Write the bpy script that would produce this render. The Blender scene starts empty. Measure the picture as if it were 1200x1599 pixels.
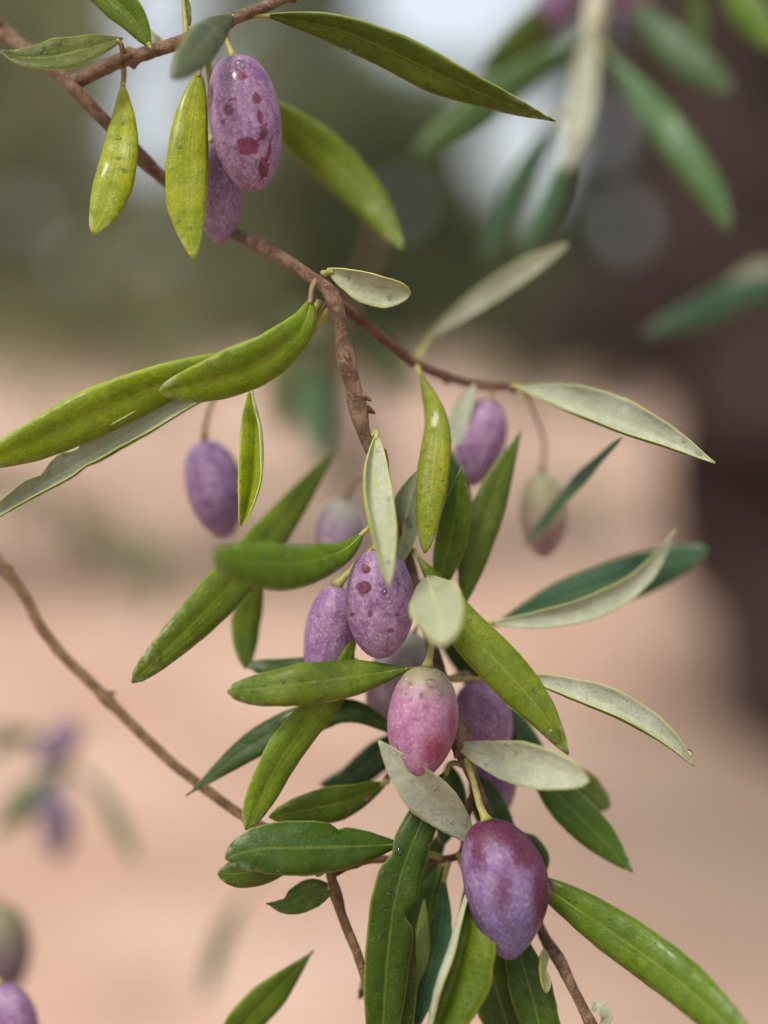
import bpy, math, random
from mathutils import Vector, Matrix, noise
R = math.radians
rng = random.Random(7)
scene = bpy.context.scene
COL = scene.collection

# ------------------------------------------------------------------ camera
W, H, FPX, D0, PITCH = 1200.0, 1599.0, 1599.0 * 50 / 36, 0.265, R(6.7)
EYE = Vector((0, 0, 1.5))
FWD = Vector((0, math.cos(PITCH), -math.sin(PITCH)))
RGT = Vector((1, 0, 0))
UPV = Vector((0, math.sin(PITCH), math.cos(PITCH)))
cam = bpy.data.cameras.new('camera')
cam.sensor_fit = 'VERTICAL'; cam.sensor_height = 36; cam.lens = 50
cam.clip_start = 0.01; cam.clip_end = 500
cam.dof.use_dof = True; cam.dof.focus_distance = D0; cam.dof.aperture_fstop = 3.0
cam_o = bpy.data.objects.new('camera', cam); COL.objects.link(cam_o)
cam_o.location = EYE; cam_o.rotation_euler = (math.pi / 2 - PITCH, 0, 0)
scene.camera = cam_o

# ------------------------------------------------------------------ light
SUN_EL, SUN_AZ = R(58), R(215)          # azimuth of the sun measured from +Y towards +X
world = bpy.data.worlds.new('World'); scene.world = world
world.use_nodes = True
wn, wl = world.node_tree.nodes, world.node_tree.links
bg = wn['Background']
sky = wn.new('ShaderNodeTexSky'); sky.sky_type = 'NISHITA'; sky.sun_disc = False
sky.sun_elevation = SUN_EL; sky.sun_rotation = SUN_AZ
sky.dust_density = 4; sky.air_density = 1; sky.ozone_density = 1
hs = wn.new('ShaderNodeHueSaturation'); hs.inputs['Saturation'].default_value = 0.35
wl.new(sky.outputs[0], hs.inputs['Color']); wl.new(hs.outputs[0], bg.inputs[0])
bg.inputs[1].default_value = 0.125
sun = bpy.data.lights.new('sun', 'SUN'); sun.energy = 1.5; sun.angle = R(14); sun.color = (1, .96, .9)
sun_o = bpy.data.objects.new('sun', sun); COL.objects.link(sun_o)
sd = Vector((math.sin(SUN_AZ) * math.cos(SUN_EL), math.cos(SUN_AZ) * math.cos(SUN_EL), math.sin(SUN_EL)))
sun_o.rotation_euler = sd.to_track_quat('Z', 'Y').to_euler()
vs = scene.view_settings
vs.view_transform = 'Standard'; vs.look = 'None'; vs.gamma = 1; vs.exposure = 1.0
scene.display_settings.display_device = 'sRGB'
scene.cycles.max_bounces = 8; scene.cycles.transmission_bounces = 6
scene.cycles.caustics_refractive = True; scene.cycles.caustics_reflective = False

# ------------------------------------------------------------------ helpers
def spread(d):
    """depth behind the focal plane, stretched for the farther sprays"""
    return d * (1 + .5 * min(1, max(0, (d - 12) / 60)))
def P(x, y, d=0.0):
    """world point seen at photo pixel x, y and d millimetres behind the plane of sharp focus"""
    z = D0 + spread(d) / 1000.0
    return EYE + RGT * ((x - W / 2) / FPX * z) + UPV * ((H / 2 - y) / FPX * z) + FWD * z
def px(p):
    q = p - EYE; z = q.dot(FWD)
    return W / 2 + q.dot(RGT) / z * FPX, H / 2 - q.dot(UPV) / z * FPX, z
def size(n, d=0.0): return n / FPX * (D0 + spread(d) / 1000.0)

def tag(o, label=None, cat=None, group=None, kind=None):
    for k, v in (('label', label), ('category', cat), ('group', group), ('kind', kind)):
        if v: o[k] = v
    return o
def empty(name, loc, rot=None):
    o = bpy.data.objects.new(name, None); COL.objects.link(o)
    o.empty_display_size = 0.01
    o.matrix_world = Matrix.Translation(loc) @ (rot.to_4x4() if rot else Matrix())
    return o
MW = {}
def mesh(name, verts, faces, mats, parent=None, idx=None, smooth=True, uv=None, attr=None, loc=None):
    """verts are world points; they are stored in the frame of the parent"""
    if parent is not None:
        inv = MW[parent.name].inverted(); vv = [inv @ v for v in verts]
    else:
        off = Vector(loc) if loc is not None else Vector((0, 0, 0)); vv = [v - off for v in verts]
    me = bpy.data.meshes.new(name)
    me.from_pydata([tuple(v) for v in vv], [], faces)
    if not isinstance(mats, (list, tuple)): mats = [mats]
    for m in mats: me.materials.append(m)
    if idx: me.polygons.foreach_set('material_index', idx)
    if smooth: me.polygons.foreach_set('use_smooth', [True] * len(me.polygons))
    if uv:
        l = me.uv_layers.new(name='UVMap'); data = []
        for lp in me.loops: data.extend(uv[lp.vertex_index])
        l.data.foreach_set('uv', data)
    if attr:
        for an, vals in attr.items():
            a = me.attributes.new(an, 'FLOAT', 'POINT'); a.data.foreach_set('value', vals)
    me.update()
    o = bpy.data.objects.new(name, me); COL.objects.link(o)
    if parent is not None:
        o.parent = parent; MW[o.name] = MW[parent.name]
    else:
        if loc is not None: o.location = loc
        MW[o.name] = Matrix.Translation(loc) if loc is not None else Matrix()
    return o
def root(name, loc, rot=None):
    o = empty(name, loc, rot); MW[o.name] = o.matrix_world.copy(); return o

def spline(pts, n):
    """Catmull-Rom through pts, n+1 samples at even arc length"""
    p = [2 * pts[0] - pts[1]] + list(pts) + [2 * pts[-1] - pts[-2]]
    dense = []
    for i in range(1, len(p) - 2):
        for k in range(16):
            t = k / 16.0
            a, b, c, d = p[i - 1], p[i], p[i + 1], p[i + 2]
            dense.append(0.5 * ((2 * b) + (c - a) * t + (2 * a - 5 * b + 4 * c - d) * t * t + (3 * b - a - 3 * c + d) * t ** 3))
    dense.append(p[-2])
    L = [0.0]
    for i in range(1, len(dense)): L.append(L[-1] + (dense[i] - dense[i - 1]).length)
    out, j = [], 0
    for k in range(n + 1):
        s = L[-1] * k / n
        while j < len(L) - 2 and L[j + 1] < s: j += 1
        f = (s - L[j]) / max(1e-9, L[j + 1] - L[j])
        out.append(dense[j].lerp(dense[j + 1], min(1, max(0, f))))
    return out
def tube_geo(pts, rad, seg=10, rough=0.0, fr=900.0, off=0, rounded=True):
    n = len(pts); verts, faces = [], []
    T = [(pts[min(i + 1, n - 1)] - pts[max(i - 1, 0)]).normalized() for i in range(n)]
    ref = T[0].orthogonal().normalized()
    for i in range(n):
        ref = (ref - T[i] * ref.dot(T[i])).normalized(); bi = T[i].cross(ref)
        for k in range(seg):
            a = 2 * math.pi * k / seg
            dr = ref * math.cos(a) + bi * math.sin(a); r = rad[i]
            if rough: r *= 1 + rough * noise.noise((pts[i] + dr * rad[i]) * fr)
            verts.append(pts[i] + dr * r)
    for i in range(n - 1):
        for k in range(seg):
            a, b = off + i * seg + k, off + i * seg + (k + 1) % seg
            faces.append((a, b, b + seg, a + seg))
    faces.append(tuple(off + k for k in reversed(range(seg))))
    faces.append(tuple(off + (n - 1) * seg + k for k in range(seg)))
    return verts, faces

# ------------------------------------------------------------------ materials
class NT:
    def __init__(s, name):
        s.m = bpy.data.materials.new(name); s.m.use_nodes = True
        s.n, s.l = s.m.node_tree.nodes, s.m.node_tree.links; s.n.clear()
        s.out = s.n.new('ShaderNodeOutputMaterial')
    def new(s, t, ins=None, **kw):
        o = s.n.new('ShaderNode' + t)
        for k, v in kw.items(): setattr(o, k, v)
        for k, v in (ins or {}).items(): s.set(o.inputs[k], v)
        return o
    def set(s, sock, v):
        if isinstance(v, bpy.types.NodeSocket): s.l.new(v, sock)
        elif isinstance(v, bpy.types.Node): s.l.new(v.outputs[0], sock)
        else:
            if hasattr(sock.default_value, '__len__') and hasattr(v, '__len__') and len(sock.default_value) == 4 and len(v) == 3: v = (*v, 1)
            sock.default_value = v
    def math(s, op, a, b=0.0, c=0.0, clamp=False):
        o = s.new('Math', operation=op, use_clamp=clamp)
        for i, v in enumerate((a, b, c)): s.set(o.inputs[i], v)
        return o.outputs[0]
    def ramp(s, v, lo, hi, a=0.0, b=1.0, smooth=True):
        o = s.new('MapRange', interpolation_type='SMOOTHSTEP' if smooth else 'LINEAR')
        for k, x in (('Value', v), ('From Min', lo), ('From Max', hi), ('To Min', a), ('To Max', b)): s.set(o.inputs[k], x)
        return o.outputs[0]
    def mix(s, f, a, b, mode='MIX'):
        o = s.new('Mix', data_type='RGBA', blend_type=mode)
        s.set(o.inputs[0], f); s.set(o.inputs[6], a); s.set(o.inputs[7], b)
        return o.outputs[2]
    def noise(s, vec, scale, detail=3, rough=.55, dist=0):
        o = s.new('TexNoise', {'Vector': vec, 'Scale': scale, 'Detail': detail, 'Roughness': rough, 'Distortion': dist})
        return o.outputs[0]
    def coord(s, which='Object'): return s.new('TexCoord').outputs[which]
    def bump(s, h, dist, st=1.0, normal=None):
        o = s.new('Bump', {'Height': h, 'Distance': dist, 'Strength': st})
        if normal is not None: s.set(o.inputs['Normal'], normal)
        return o.outputs[0]
    def bsdf(s, col, rough, spec=.5, normal=None, **kw):
        o = s.new('BsdfPrincipled', {'Base Color': col, 'Roughness': rough, 'Specular IOR Level': spec})
        if normal is not None: s.set(o.inputs['Normal'], normal)
        for k, v in kw.items(): s.set(o.inputs[k.replace('_', ' ')], v)
        return o.outputs[0]
    def done(s, sh): s.l.new(sh, s.out.inputs[0]); return s.m

def leaf_top():
    t = NT('leaf_upper_face'); uv = t.coord('UV'); ob = t.coord('Object')
    sep = t.new('SeparateXYZ', {0: uv}); u, v = sep.outputs[0], sep.outputs[1]
    au = t.math('ABSOLUTE', t.math('MULTIPLY_ADD', u, 2.0, -1.0))
    base = t.new('ObjectInfo').outputs['Color']
    # lateral veins slant towards the tip, bent by noise
    nz = t.noise(ob, 260, 2)
    ph = t.math('ADD', t.math('MULTIPLY_ADD', au, -0.10, v), t.math('MULTIPLY', nz, .05))
    vein = t.ramp(t.math('ABSOLUTE', t.math('SINE', t.math('MULTIPLY', ph, 44.0))), 0.0, .35, 1, 0)
    vein = t.math('MULTIPLY', vein, t.ramp(t.noise(ob, 420, 2), .4, .65))
    rib = t.ramp(au, .02, .085, 1, 0)
    big = t.noise(ob, 95, 3); fine = t.noise(ob, 1500, 4, .65); mid = t.noise(ob, 420, 4, .6)
    c = t.mix(t.ramp(big, .35, .7), t.mix(1, base, (.86, .92, .9), 'MULTIPLY'), t.mix(1, base, (1.12, 1.06, .9), 'MULTIPLY'))
    c = t.mix(t.ramp(mid, .42, .66, 0, .5), c, t.mix(1, c, (.48, .58, .5), 'MULTIPLY'))
    c = t.mix(t.ramp(fine, .48, .66, 0, .5), c, t.mix(1, c, (1.5, 1.4, 1.25), 'MULTIPLY'))
    c = t.mix(t.math('MULTIPLY', vein, .07), c, t.mix(.55, c, (.42, .46, .16)))
    c = t.mix(t.math('MULTIPLY', rib, .28), c, t.mix(.5, c, (.44, .48, .08)))
    edge = t.ramp(au, .87, .98)
    c = t.mix(t.math('MULTIPLY', edge, .6), c, t.mix(.6, c, (.44, .48, .07)))
    # silvery scurf, thicker at the tip and near the margins
    vo = t.new('TexVoronoi', {'Vector': ob, 'Scale': 1700.0}).outputs['Distance']
    dots = t.math('MULTIPLY', t.ramp(vo, .10, .24, 1, 0), t.ramp(t.noise(ob, 380, 2), .5, .62))
    c = t.mix(t.math('MULTIPLY', dots, .22), c, (.5, .53, .42))
    sc = t.math('MULTIPLY', t.ramp(t.math('ADD', t.math('MULTIPLY', au, .35), v), 1.0, 1.32), t.ramp(t.noise(ob, 700, 4), .42, .62))
    c = t.mix(t.math('MULTIPLY', sc, .5), c, (.48, .50, .38))
    lw = t.new('VectorMath', {0: uv, 1: (9, 2.2, 0)}, operation='MULTIPLY').outputs[0]
    wr = t.noise(t.new('VectorMath', {0: lw, 1: t.new('VectorMath', {0: ob, 1: (40, 40, 40)}, operation='MULTIPLY').outputs[0]}, operation='ADD').outputs[0], 1.0, 4, .6, .3)
    c = t.mix(t.ramp(wr, .44, .68, 0, .18), c, t.mix(1, c, (.62, .70, .6), 'MULTIPLY'))
    h = t.math('ADD', t.math('MULTIPLY', mid, .4), t.math('ADD', t.math('MULTIPLY', fine, .3), t.math('MULTIPLY', wr, .25)))
    nrm = t.bump(h, .0007, .75)
    rg = t.ramp(t.noise(ob, 210, 3), .35, .62, .24, .55)
    wetm = t.ramp(t.noise(ob, 170, 4, .65), .5, .6, 0, .55)
    p = t.bsdf(c, rg, .22, nrm, Coat_Weight=wetm, Coat_Roughness=.2, Coat_IOR=1.33)
    tr = t.new('BsdfTranslucent', {'Color': t.mix(1, c, (1.35, 1.25, .55), 'MULTIPLY'), 'Normal': nrm}).outputs[0]
    mx = t.new('MixShader', {0: .32, 1: p, 2: tr})
    return t.done(mx.outputs[0])
def leaf_under():
    t = NT('leaf_silvery_underside'); uv = t.coord('UV'); ob = t.coord('Object')
    sep = t.new('SeparateXYZ', {0: uv}); u, v = sep.outputs[0], sep.outputs[1]
    au = t.math('ABSOLUTE', t.math('MULTIPLY_ADD', u, 2.0, -1.0))
    fine = t.noise(ob, 2200, 3, .7); mid = t.noise(ob, 480, 4, .6)
    base = t.new('ObjectInfo').outputs['Color']
    sil = t.mix(t.ramp(mid, .3, .75), (.33, .335, .25), (.43, .43, .345))
    sil = t.mix(t.ramp(fine, .42, .66, 0, .55), sil, (.19, .205, .135))
    sil = t.mix(t.ramp(t.noise(ob, 150, 2), .3, .75, .06, .24), sil, base)
    sil = t.mix(t.new('ObjectInfo').outputs['Alpha'], t.mix(.5, base, (.09, .10, .06)), sil)
    rib = t.ramp(au, .03, .12, 1, 0)
    sil = t.mix(t.math('MULTIPLY', rib, .25), sil, (.45, .47, .26))
    sil = t.mix(t.ramp(au, .84, .99, 0, .55), sil, t.mix(.4, base, (.5, .52, .2)))
    nrm = t.bump(t.math('ADD', t.math('MULTIPLY', mid, .6), t.math('MULTIPLY', fine, .2)), .0006, .7)
    p = t.bsdf(sil, .7, .2, nrm)
    tr = t.new('BsdfTranslucent', {'Color': (.42, .47, .2, 1)}).outputs[0]
    return t.done(t.new('MixShader', {0: .2, 1: p, 2: tr}).outputs[0])
def leaf_rim():
    t = NT('leaf_margin'); base = t.new('ObjectInfo').outputs['Color']
    c = t.mix(.55, base, (.46, .48, .17))
    return t.done(t.bsdf(c, .5, .4))
def rib_mat():
    t = NT('leaf_midrib'); base = t.new('ObjectInfo').outputs['Color']
    c = t.mix(t.ramp(t.noise(t.coord(), 500, 3), .35, .7, .25, .5), base, (.46, .47, .2))
    return t.done(t.bsdf(c, .5, .35))
def stalk_mat(name, a, b):
    t = NT(name); ob = t.coord()
    c = t.mix(t.ramp(t.noise(ob, 420, 4), .38, .64), a, b)
    return t.done(t.bsdf(c, .55, .35, t.bump(t.noise(ob, 1500, 3), .0004, .6)))
def bark(name, a, b, sc, bumpd, lent=True):
    t = NT(name); ob = t.coord()
    n1 = t.noise(ob, sc, 5, .65, .4); n2 = t.noise(ob, sc * 4.2, 4, .7)
    c = t.mix(t.ramp(n1, .36, .66), a, b)
    c = t.mix(t.ramp(n2, .5, .72, 0, .6), c, t.mix(.65, c, (.03, .02, .015)))
    if lent:
        vo = t.new('TexVoronoi', {'Vector': ob, 'Scale': sc * 2.2}).outputs['Distance']
        c = t.mix(t.math('MULTIPLY', t.ramp(vo, .08, .18, 1, 0), .3), c, (.30, .21, .13))
    n4 = t.noise(ob, sc * 9, 3, .7)
    c = t.mix(t.ramp(n4, .5, .75, 0, .4), c, t.mix(1, c, (1.9, 1.8, 1.7), 'MULTIPLY'))
    h = t.math('ADD', n1, t.math('MULTIPLY', t.math('ADD', n2, t.math('MULTIPLY', n4, .5)), .8))
    return t.done(t.bsdf(c, .7, .3, t.bump(h, bumpd * 1.6, 1.0)))
def olive_mat(name, bloom, flesh, cover=.5, green=0.0, gcol=(.36, .40, .16), dots=.8, blush=(.26, .02, .05), seed=0.0, blue=0.0):
    """waxy bloom over dark skin; wet (attribute) spots have lost the bloom; pale lenticel dots; 'along' runs 0 stalk .. 1 tip"""
    t = NT(name); ob = t.new('VectorMath', {0: t.coord(), 1: (seed, seed * .7, seed * 1.3)}, operation='ADD').outputs[0]
    along = t.new('Attribute', attribute_name='along').outputs['Fac']
    wet = t.new('Attribute', attribute_name='wet').outputs['Fac']
    rub = t.new('Attribute', attribute_name='rub').outputs['Fac']
    stretch = t.new('VectorMath', {0: ob, 1: (1, 1, .7)}, operation='MULTIPLY').outputs[0]
    big = t.noise(stretch, 110, 3); mid = t.noise(stretch, 420, 5, .62, .5); fine = t.noise(ob, 1900, 3, .65)
    b2 = t.mix(t.ramp(mid, .36, .66), t.mix(1, bloom, (.80, .72, .84), 'MULTIPLY'), t.mix(.16, bloom, (.60, .52, .62)))
    if blue: b2 = t.mix(t.math('MULTIPLY', t.ramp(along, .25, .85), blue), b2, (.085, .085, .205))
    thin = t.math('ADD', t.math('MULTIPLY', big, .65), t.math('MULTIPLY', mid, .35))
    c = t.mix(t.ramp(thin, .42, .62, 1.0, cover), flesh, b2)
    c = t.mix(t.ramp(fine, .46, .68, 0, .55), c, t.mix(.42, c, (.60, .52, .60)))
    # the flush where sun has ripened the skin and the bloom is rubbed thin
    rb = t.ramp(t.math('ADD', rub, t.math('MULTIPLY_ADD', t.math('ADD', t.noise(ob, 1500, 5, .75), t.math('MULTIPLY', mid, .35)), 1.15, -.78)), .1, .85)
    c = t.mix(t.math('MULTIPLY', rb, .86), c, t.mix(t.ramp(fine, .52, .72, 0, .22), blush, bloom))
    if green:
        g = t.ramp(t.math('ADD', along, t.math('MULTIPLY_ADD', t.noise(ob, 800, 5, .7), .6, -.3)), green * .1, green * 1.7, 1, 0)
        c = t.mix(t.math('MULTIPLY', g, .9), c, gcol)
    vo = t.new('TexVoronoi', {'Vector': ob, 'Scale': 760.0}).outputs['Distance']
    vo2 = t.new('TexVoronoi', {'Vector': ob, 'Scale': 1350.0}).outputs['Distance']
    d = t.math('MAXIMUM', t.ramp(vo, .07, .17, 1, 0), t.math('MULTIPLY', t.ramp(vo2, .09, .2, 1, 0), t.ramp(big, .42, .56)))
    c = t.mix(t.math('MULTIPLY', t.math('MULTIPLY', d, dots * .5), t.math('MULTIPLY_ADD', rb, -.55, 1)), c, (.66, .55, .60))
    # small dark specks and wet marks
    sp = t.math('MULTIPLY', t.ramp(t.noise(ob, 1300, 2, .5), .67, .72), .6)
    wm = t.math('MAXIMUM', t.ramp(t.math('ADD', wet, t.math('MULTIPLY_ADD', t.noise(ob, 1500, 3), .6, -.3)), .36, .5), sp)
    c = t.mix(t.math('MULTIPLY', wm, .85), c, t.mix(t.ramp(mid, .4, .6), (.060, .003, .013), (.115, .012, .032)))
    rg = t.ramp(wm, 0, 1, .5, .07)
    nrm = t.bump(t.math('ADD', t.math('MULTIPLY', d, .35), t.math('ADD', t.math('MULTIPLY', mid, .5), t.math('MULTIPLY', wm, -.25))), .0005, .6)
    return t.done(t.bsdf(c, rg, .25, nrm, Subsurface_Weight=.06, Subsurface_Radius=(.003, .001, .001), Subsurface_Scale=1.0))
def water():
    t = NT('water_film')
    return t.done(t.bsdf((1, 1, 1), .02, .5, IOR=1.33, Transmission_Weight=1.0))
M_TOP, M_UND, M_RIM, M_RIB, M_WAT = leaf_top(), leaf_under(), leaf_rim(), rib_mat(), water()
M_STALK = stalk_mat('green_stalk', (.20, .20, .04), (.30, .26, .085))
M_STALKB = stalk_mat('brown_stalk', (.16, .10, .045), (.27, .20, .08))
M_BARK = bark('twig_bark', (.095, .050, .027), (.235, .145, .085), 330, .0007)
M_BARKT = bark('tan_twig_bark', (.095, .05, .02), (.19, .115, .05), 300, .0006)
M_BARKR = bark('red_twig_bark', (.085, .032, .02), (.16, .075, .045), 330, .0006)

# leaf colours (upper face)
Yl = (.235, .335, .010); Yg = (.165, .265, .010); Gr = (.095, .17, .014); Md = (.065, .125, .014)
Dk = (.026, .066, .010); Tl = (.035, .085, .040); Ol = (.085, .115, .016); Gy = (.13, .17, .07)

# ------------------------------------------------------------------ leaves
def drop_geo(c, n, r, flat=.55, seg=12, rings=5):
    """a bead of water: a flattened cap that sits on the surface with normal n"""
    a = n.orthogonal().normalized(); b = n.cross(a)
    rx = rng.uniform(.85, 1.15)
    verts, faces = [c - n * r * .25], []
    for i in range(rings):
        ph = -0.35 + (math.pi / 2 + .35) * i / (rings - 1) * .97
        for k in range(seg):
            q = 2 * math.pi * k / seg
            rr = r * math.cos(ph)
            verts.append(c + a * (rr * math.cos(q) * rx) + b * (rr * math.sin(q) / rx) + n * (r * flat * math.sin(ph)))
    for k in range(seg): faces.append((0, 1 + (k + 1) % seg, 1 + k))
    for i in range(rings - 1):
        for k in range(seg):
            p, q = 1 + i * seg + k, 1 + i * seg + (k + 1) % seg
            faces.append((p, q, q + seg, p + seg))
    faces.append(tuple(1 + (rings - 1) * seg + k for k in range(seg)))
    return verts, faces

def leaf(br, pts, hw, col, face='top', roll=0, twist=0, fold=.12, curl=-.6, vm=.5, pb=.78, pt=.62, wav=.06, th=.34,
         edge=None, silver=1.0, bites=(), pet=True, mid=True, n=30, m=10, label=None, drops=(), seed=None, petmat=None, und=None):
    sd = rng.random() * 50 if seed is None else seed
    ctrl = [P(*p) for p in pts]
    cl = spline(ctrl, n)
    zd = sum(p[2] if len(p) > 2 else 0 for p in pts) / len(pts)
    if br.name == 'olive_branch' and face == 'top' and hw > 30: hw *= .92
    hw = size(hw, zd); th = th / 1000.0
    verts_t, verts_b, uv = [], [], []
    grid = []
    ribpts = []; frames = []
    for i in range(n + 1):
        v = i / n; c = cl[i]
        T = (cl[min(n, i + 1)] - cl[max(0, i - 1)]).normalized()
        view = (EYE - c).normalized()
        N = (view - T * view.dot(T)).normalized()
        if face == 'under': N = -N
        S = T.cross(N)
        q = Matrix.Rotation(R(roll + twist * (v - .5)), 3, T)
        N = q @ N; S = q @ S
        w = math.sin(math.pi / 2 * v / vm) ** pb if v < vm else max(0, math.cos(math.pi / 2 * (v - vm) / (1 - vm))) ** pt
        w = hw * max(w, .035)
        row = []
        for s in (-1, 1):
            ws = w * (1 + .07 * noise.noise(Vector((v * 5, sd, s * 3))) + .035 * noise.noise(Vector((v * 19, sd, s * 7))))
            for (bs, bv, bw, bd) in bites:
                if bs == s: ws *= 1 - bd * math.exp(-((v - bv) / bw) ** 2)
            x = z = 0.0; pts_h = [(0.0, 0.0, 0.0)]
            for k in range(1, m // 2 + 1):
                t = k / (m // 2); a = fold + (edge[1] * t if edge and edge[0] == s else curl * (.25 * t + 1.15 * t ** 2.6))
                x += math.cos(a) / (m // 2); z += math.sin(a) / (m // 2)
                pts_h.append((x, z, a))
            half = []
            for k, (x, z, a) in enumerate(pts_h):
                t = k / (m // 2)
                zz = z * ws + wav * w * t * t * math.sin(v * 17 + sd + s) +  .05 * wav * hw * noise.noise(Vector((v * 9, t * 2 * s, sd)))
                p = c + S * (s * x * ws) + N * zz
                nr = (N * math.cos(a) - S * (s * math.sin(a))).normalized()
                half.append((p, nr, s * t))
            row.append(half)
        full = list(reversed(row[0][1:])) + row[1]
        frames.append((c, T, N, S, full))
        for (p, nr, u) in full:
            thk = th * (1 - .45 * abs(u) ** 3)
            verts_t.append(p + nr * thk / 2); verts_b.append(p - nr * thk / 2); uv.append(((u + 1) / 2, v))
        ribpts.append(c - N * (.00004))
    M = m + 1; nv = len(verts_t); faces, idx = [], []
    for i in range(n):
        for k in range(m):
            a, b, c2, d = i * M + k, i * M + k + 1, (i + 1) * M + k + 1, (i + 1) * M + k
            faces.append((a, b, c2, d)); idx.append(0)
            faces.append((nv + d, nv + c2, nv + b, nv + a)); idx.append(1)
        for k in (0, m):
            a, d = i * M + k, (i + 1) * M + k
            f = (a, d, nv + d, nv + a) if k == 0 else (d, a, nv + a, nv + d)
            faces.append(f); idx.append(2)
    for i in (0, n):
        for k in range(m):
            a, b = i * M + k, i * M + k + 1
            faces.append((b, a, nv + a, nv + b) if i == 0 else (a, b, nv + b, nv + a)); idx.append(2)
    o = mesh('leaf', verts_t + verts_b, faces, [M_TOP, und or M_UND, M_RIM], br, idx, True, uv + uv)
    if col[2] < .03: col = (col[0] * 1.0, col[1] * .84, col[2] * .5)
    o.color = (*[max(0, x * rng.uniform(.92, 1.08)) for x in col], silver)
    if label: o['label'] = label
    if mid:
        r0 = th * .62 * min(1, max(.55, hw / .0045))
        v_, f_ = tube_geo(ribpts[:n - 1], [r0 * (1.25 - .95 * i / n) for i in range(n - 1)], 6)
        r_ = mesh('midrib', v_, f_, M_RIB, o); r_.color = o.color
    if pet:
        base, T = cl[0], (cl[1] - cl[0]).normalized()
        if pet is True:
            best = min(STEMS.get(br.name, []) or [base], key=lambda q: (q - base).length)
            L = (best - base).length
            pp = [base + T * .0012, base - T * min(L * .4, .006), best] if .0005 < L < .018 else None
        else: pp = [base + T * .0012] + [P(*q) for q in pet]
        if pp:
            s_ = spline(pp, 10)
            v_, f_ = tube_geo(s_, [size(4.6, zd) * (.85 + .5 * (i / 10) ** 2) for i in range(11)], 8, .15)
            mesh('petiole', v_, f_, petmat or M_STALK, o)
    if abs(zd) < 9 and n >= 30 and hw > .0028:
        drops = list(drops) + [(rng.uniform(.15, .95), rng.uniform(-.85, .85), rng.uniform(1.8, 4.2), *(['u'] if face == 'under' else [])) for _ in range(rng.randint(4, 8))]
    for (dv, du, dr, *side) in drops:
        i = min(n, int(dv * n)); full = frames[i][4]; k = int(round((du + 1) / 2 * m))
        p, nr, _ = full[k]
        if side and side[0] == 'u': nr = -nr
        v_, f_ = drop_geo(p + nr * th * .5, nr, size(dr), .42)
        mesh('water_drop', v_, f_, M_WAT, o)
    return o

STEMS = {}
def stem(br, pts, r0, r1, mat, name='stem', n=60, nodes=6, rough=.11, seg=12, buds=True):
    """pts (x, y, d) in photo pixels and mm; radius in pixels from r0 to r1 with swollen leaf nodes"""
    zd = sum(p[2] for p in pts) / len(pts)
    cl = spline([P(*p) for p in pts], n)
    # small kinks so the twig is not a smooth hose
    cl = [c + Vector((noise.noise(c * 160), noise.noise(c * 160 + Vector((9, 0, 0))), noise.noise(c * 160 + Vector((0, 9, 0))))) * size(2.2, zd) for c in cl]
    nd = [rng.random() for _ in range(nodes)]
    rad = []
    for i in range(n + 1):
        v = i / n; r = r0 + (r1 - r0) * v
        r *= 1 + sum(.32 * math.exp(-((v - q) / .014) ** 2) for q in nd)
        rad.append(size(r, zd))
    v_, f_ = tube_geo(cl, rad, seg, rough, 1100)
    o = mesh(name, v_, f_, mat, br)
    STEMS.setdefault(br.name, []).extend(cl)
    if buds:
        for q in nd[::2]:
            i = min(n - 1, int(q * n)); c = cl[i]; T = (cl[i + 1] - cl[i]).normalized()
            dr = T.orthogonal(); dr.rotate(Matrix.Rotation(rng.uniform(0, 6.28), 3, T)); dr.normalize()
            b0 = c + dr * rad[i] * .8; b1 = b0 + (dr * .8 + T * .7) * rad[i] * 1.1
            bp = [b0, b0.lerp(b1, .4), b0.lerp(b1, .8), b1]
            v_, f_ = tube_geo(bp, [rad[i] * x for x in (.40, .34, .2, .05)], 7, .2)
            mesh('bud', v_, f_, mat, o)
    return o

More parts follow.
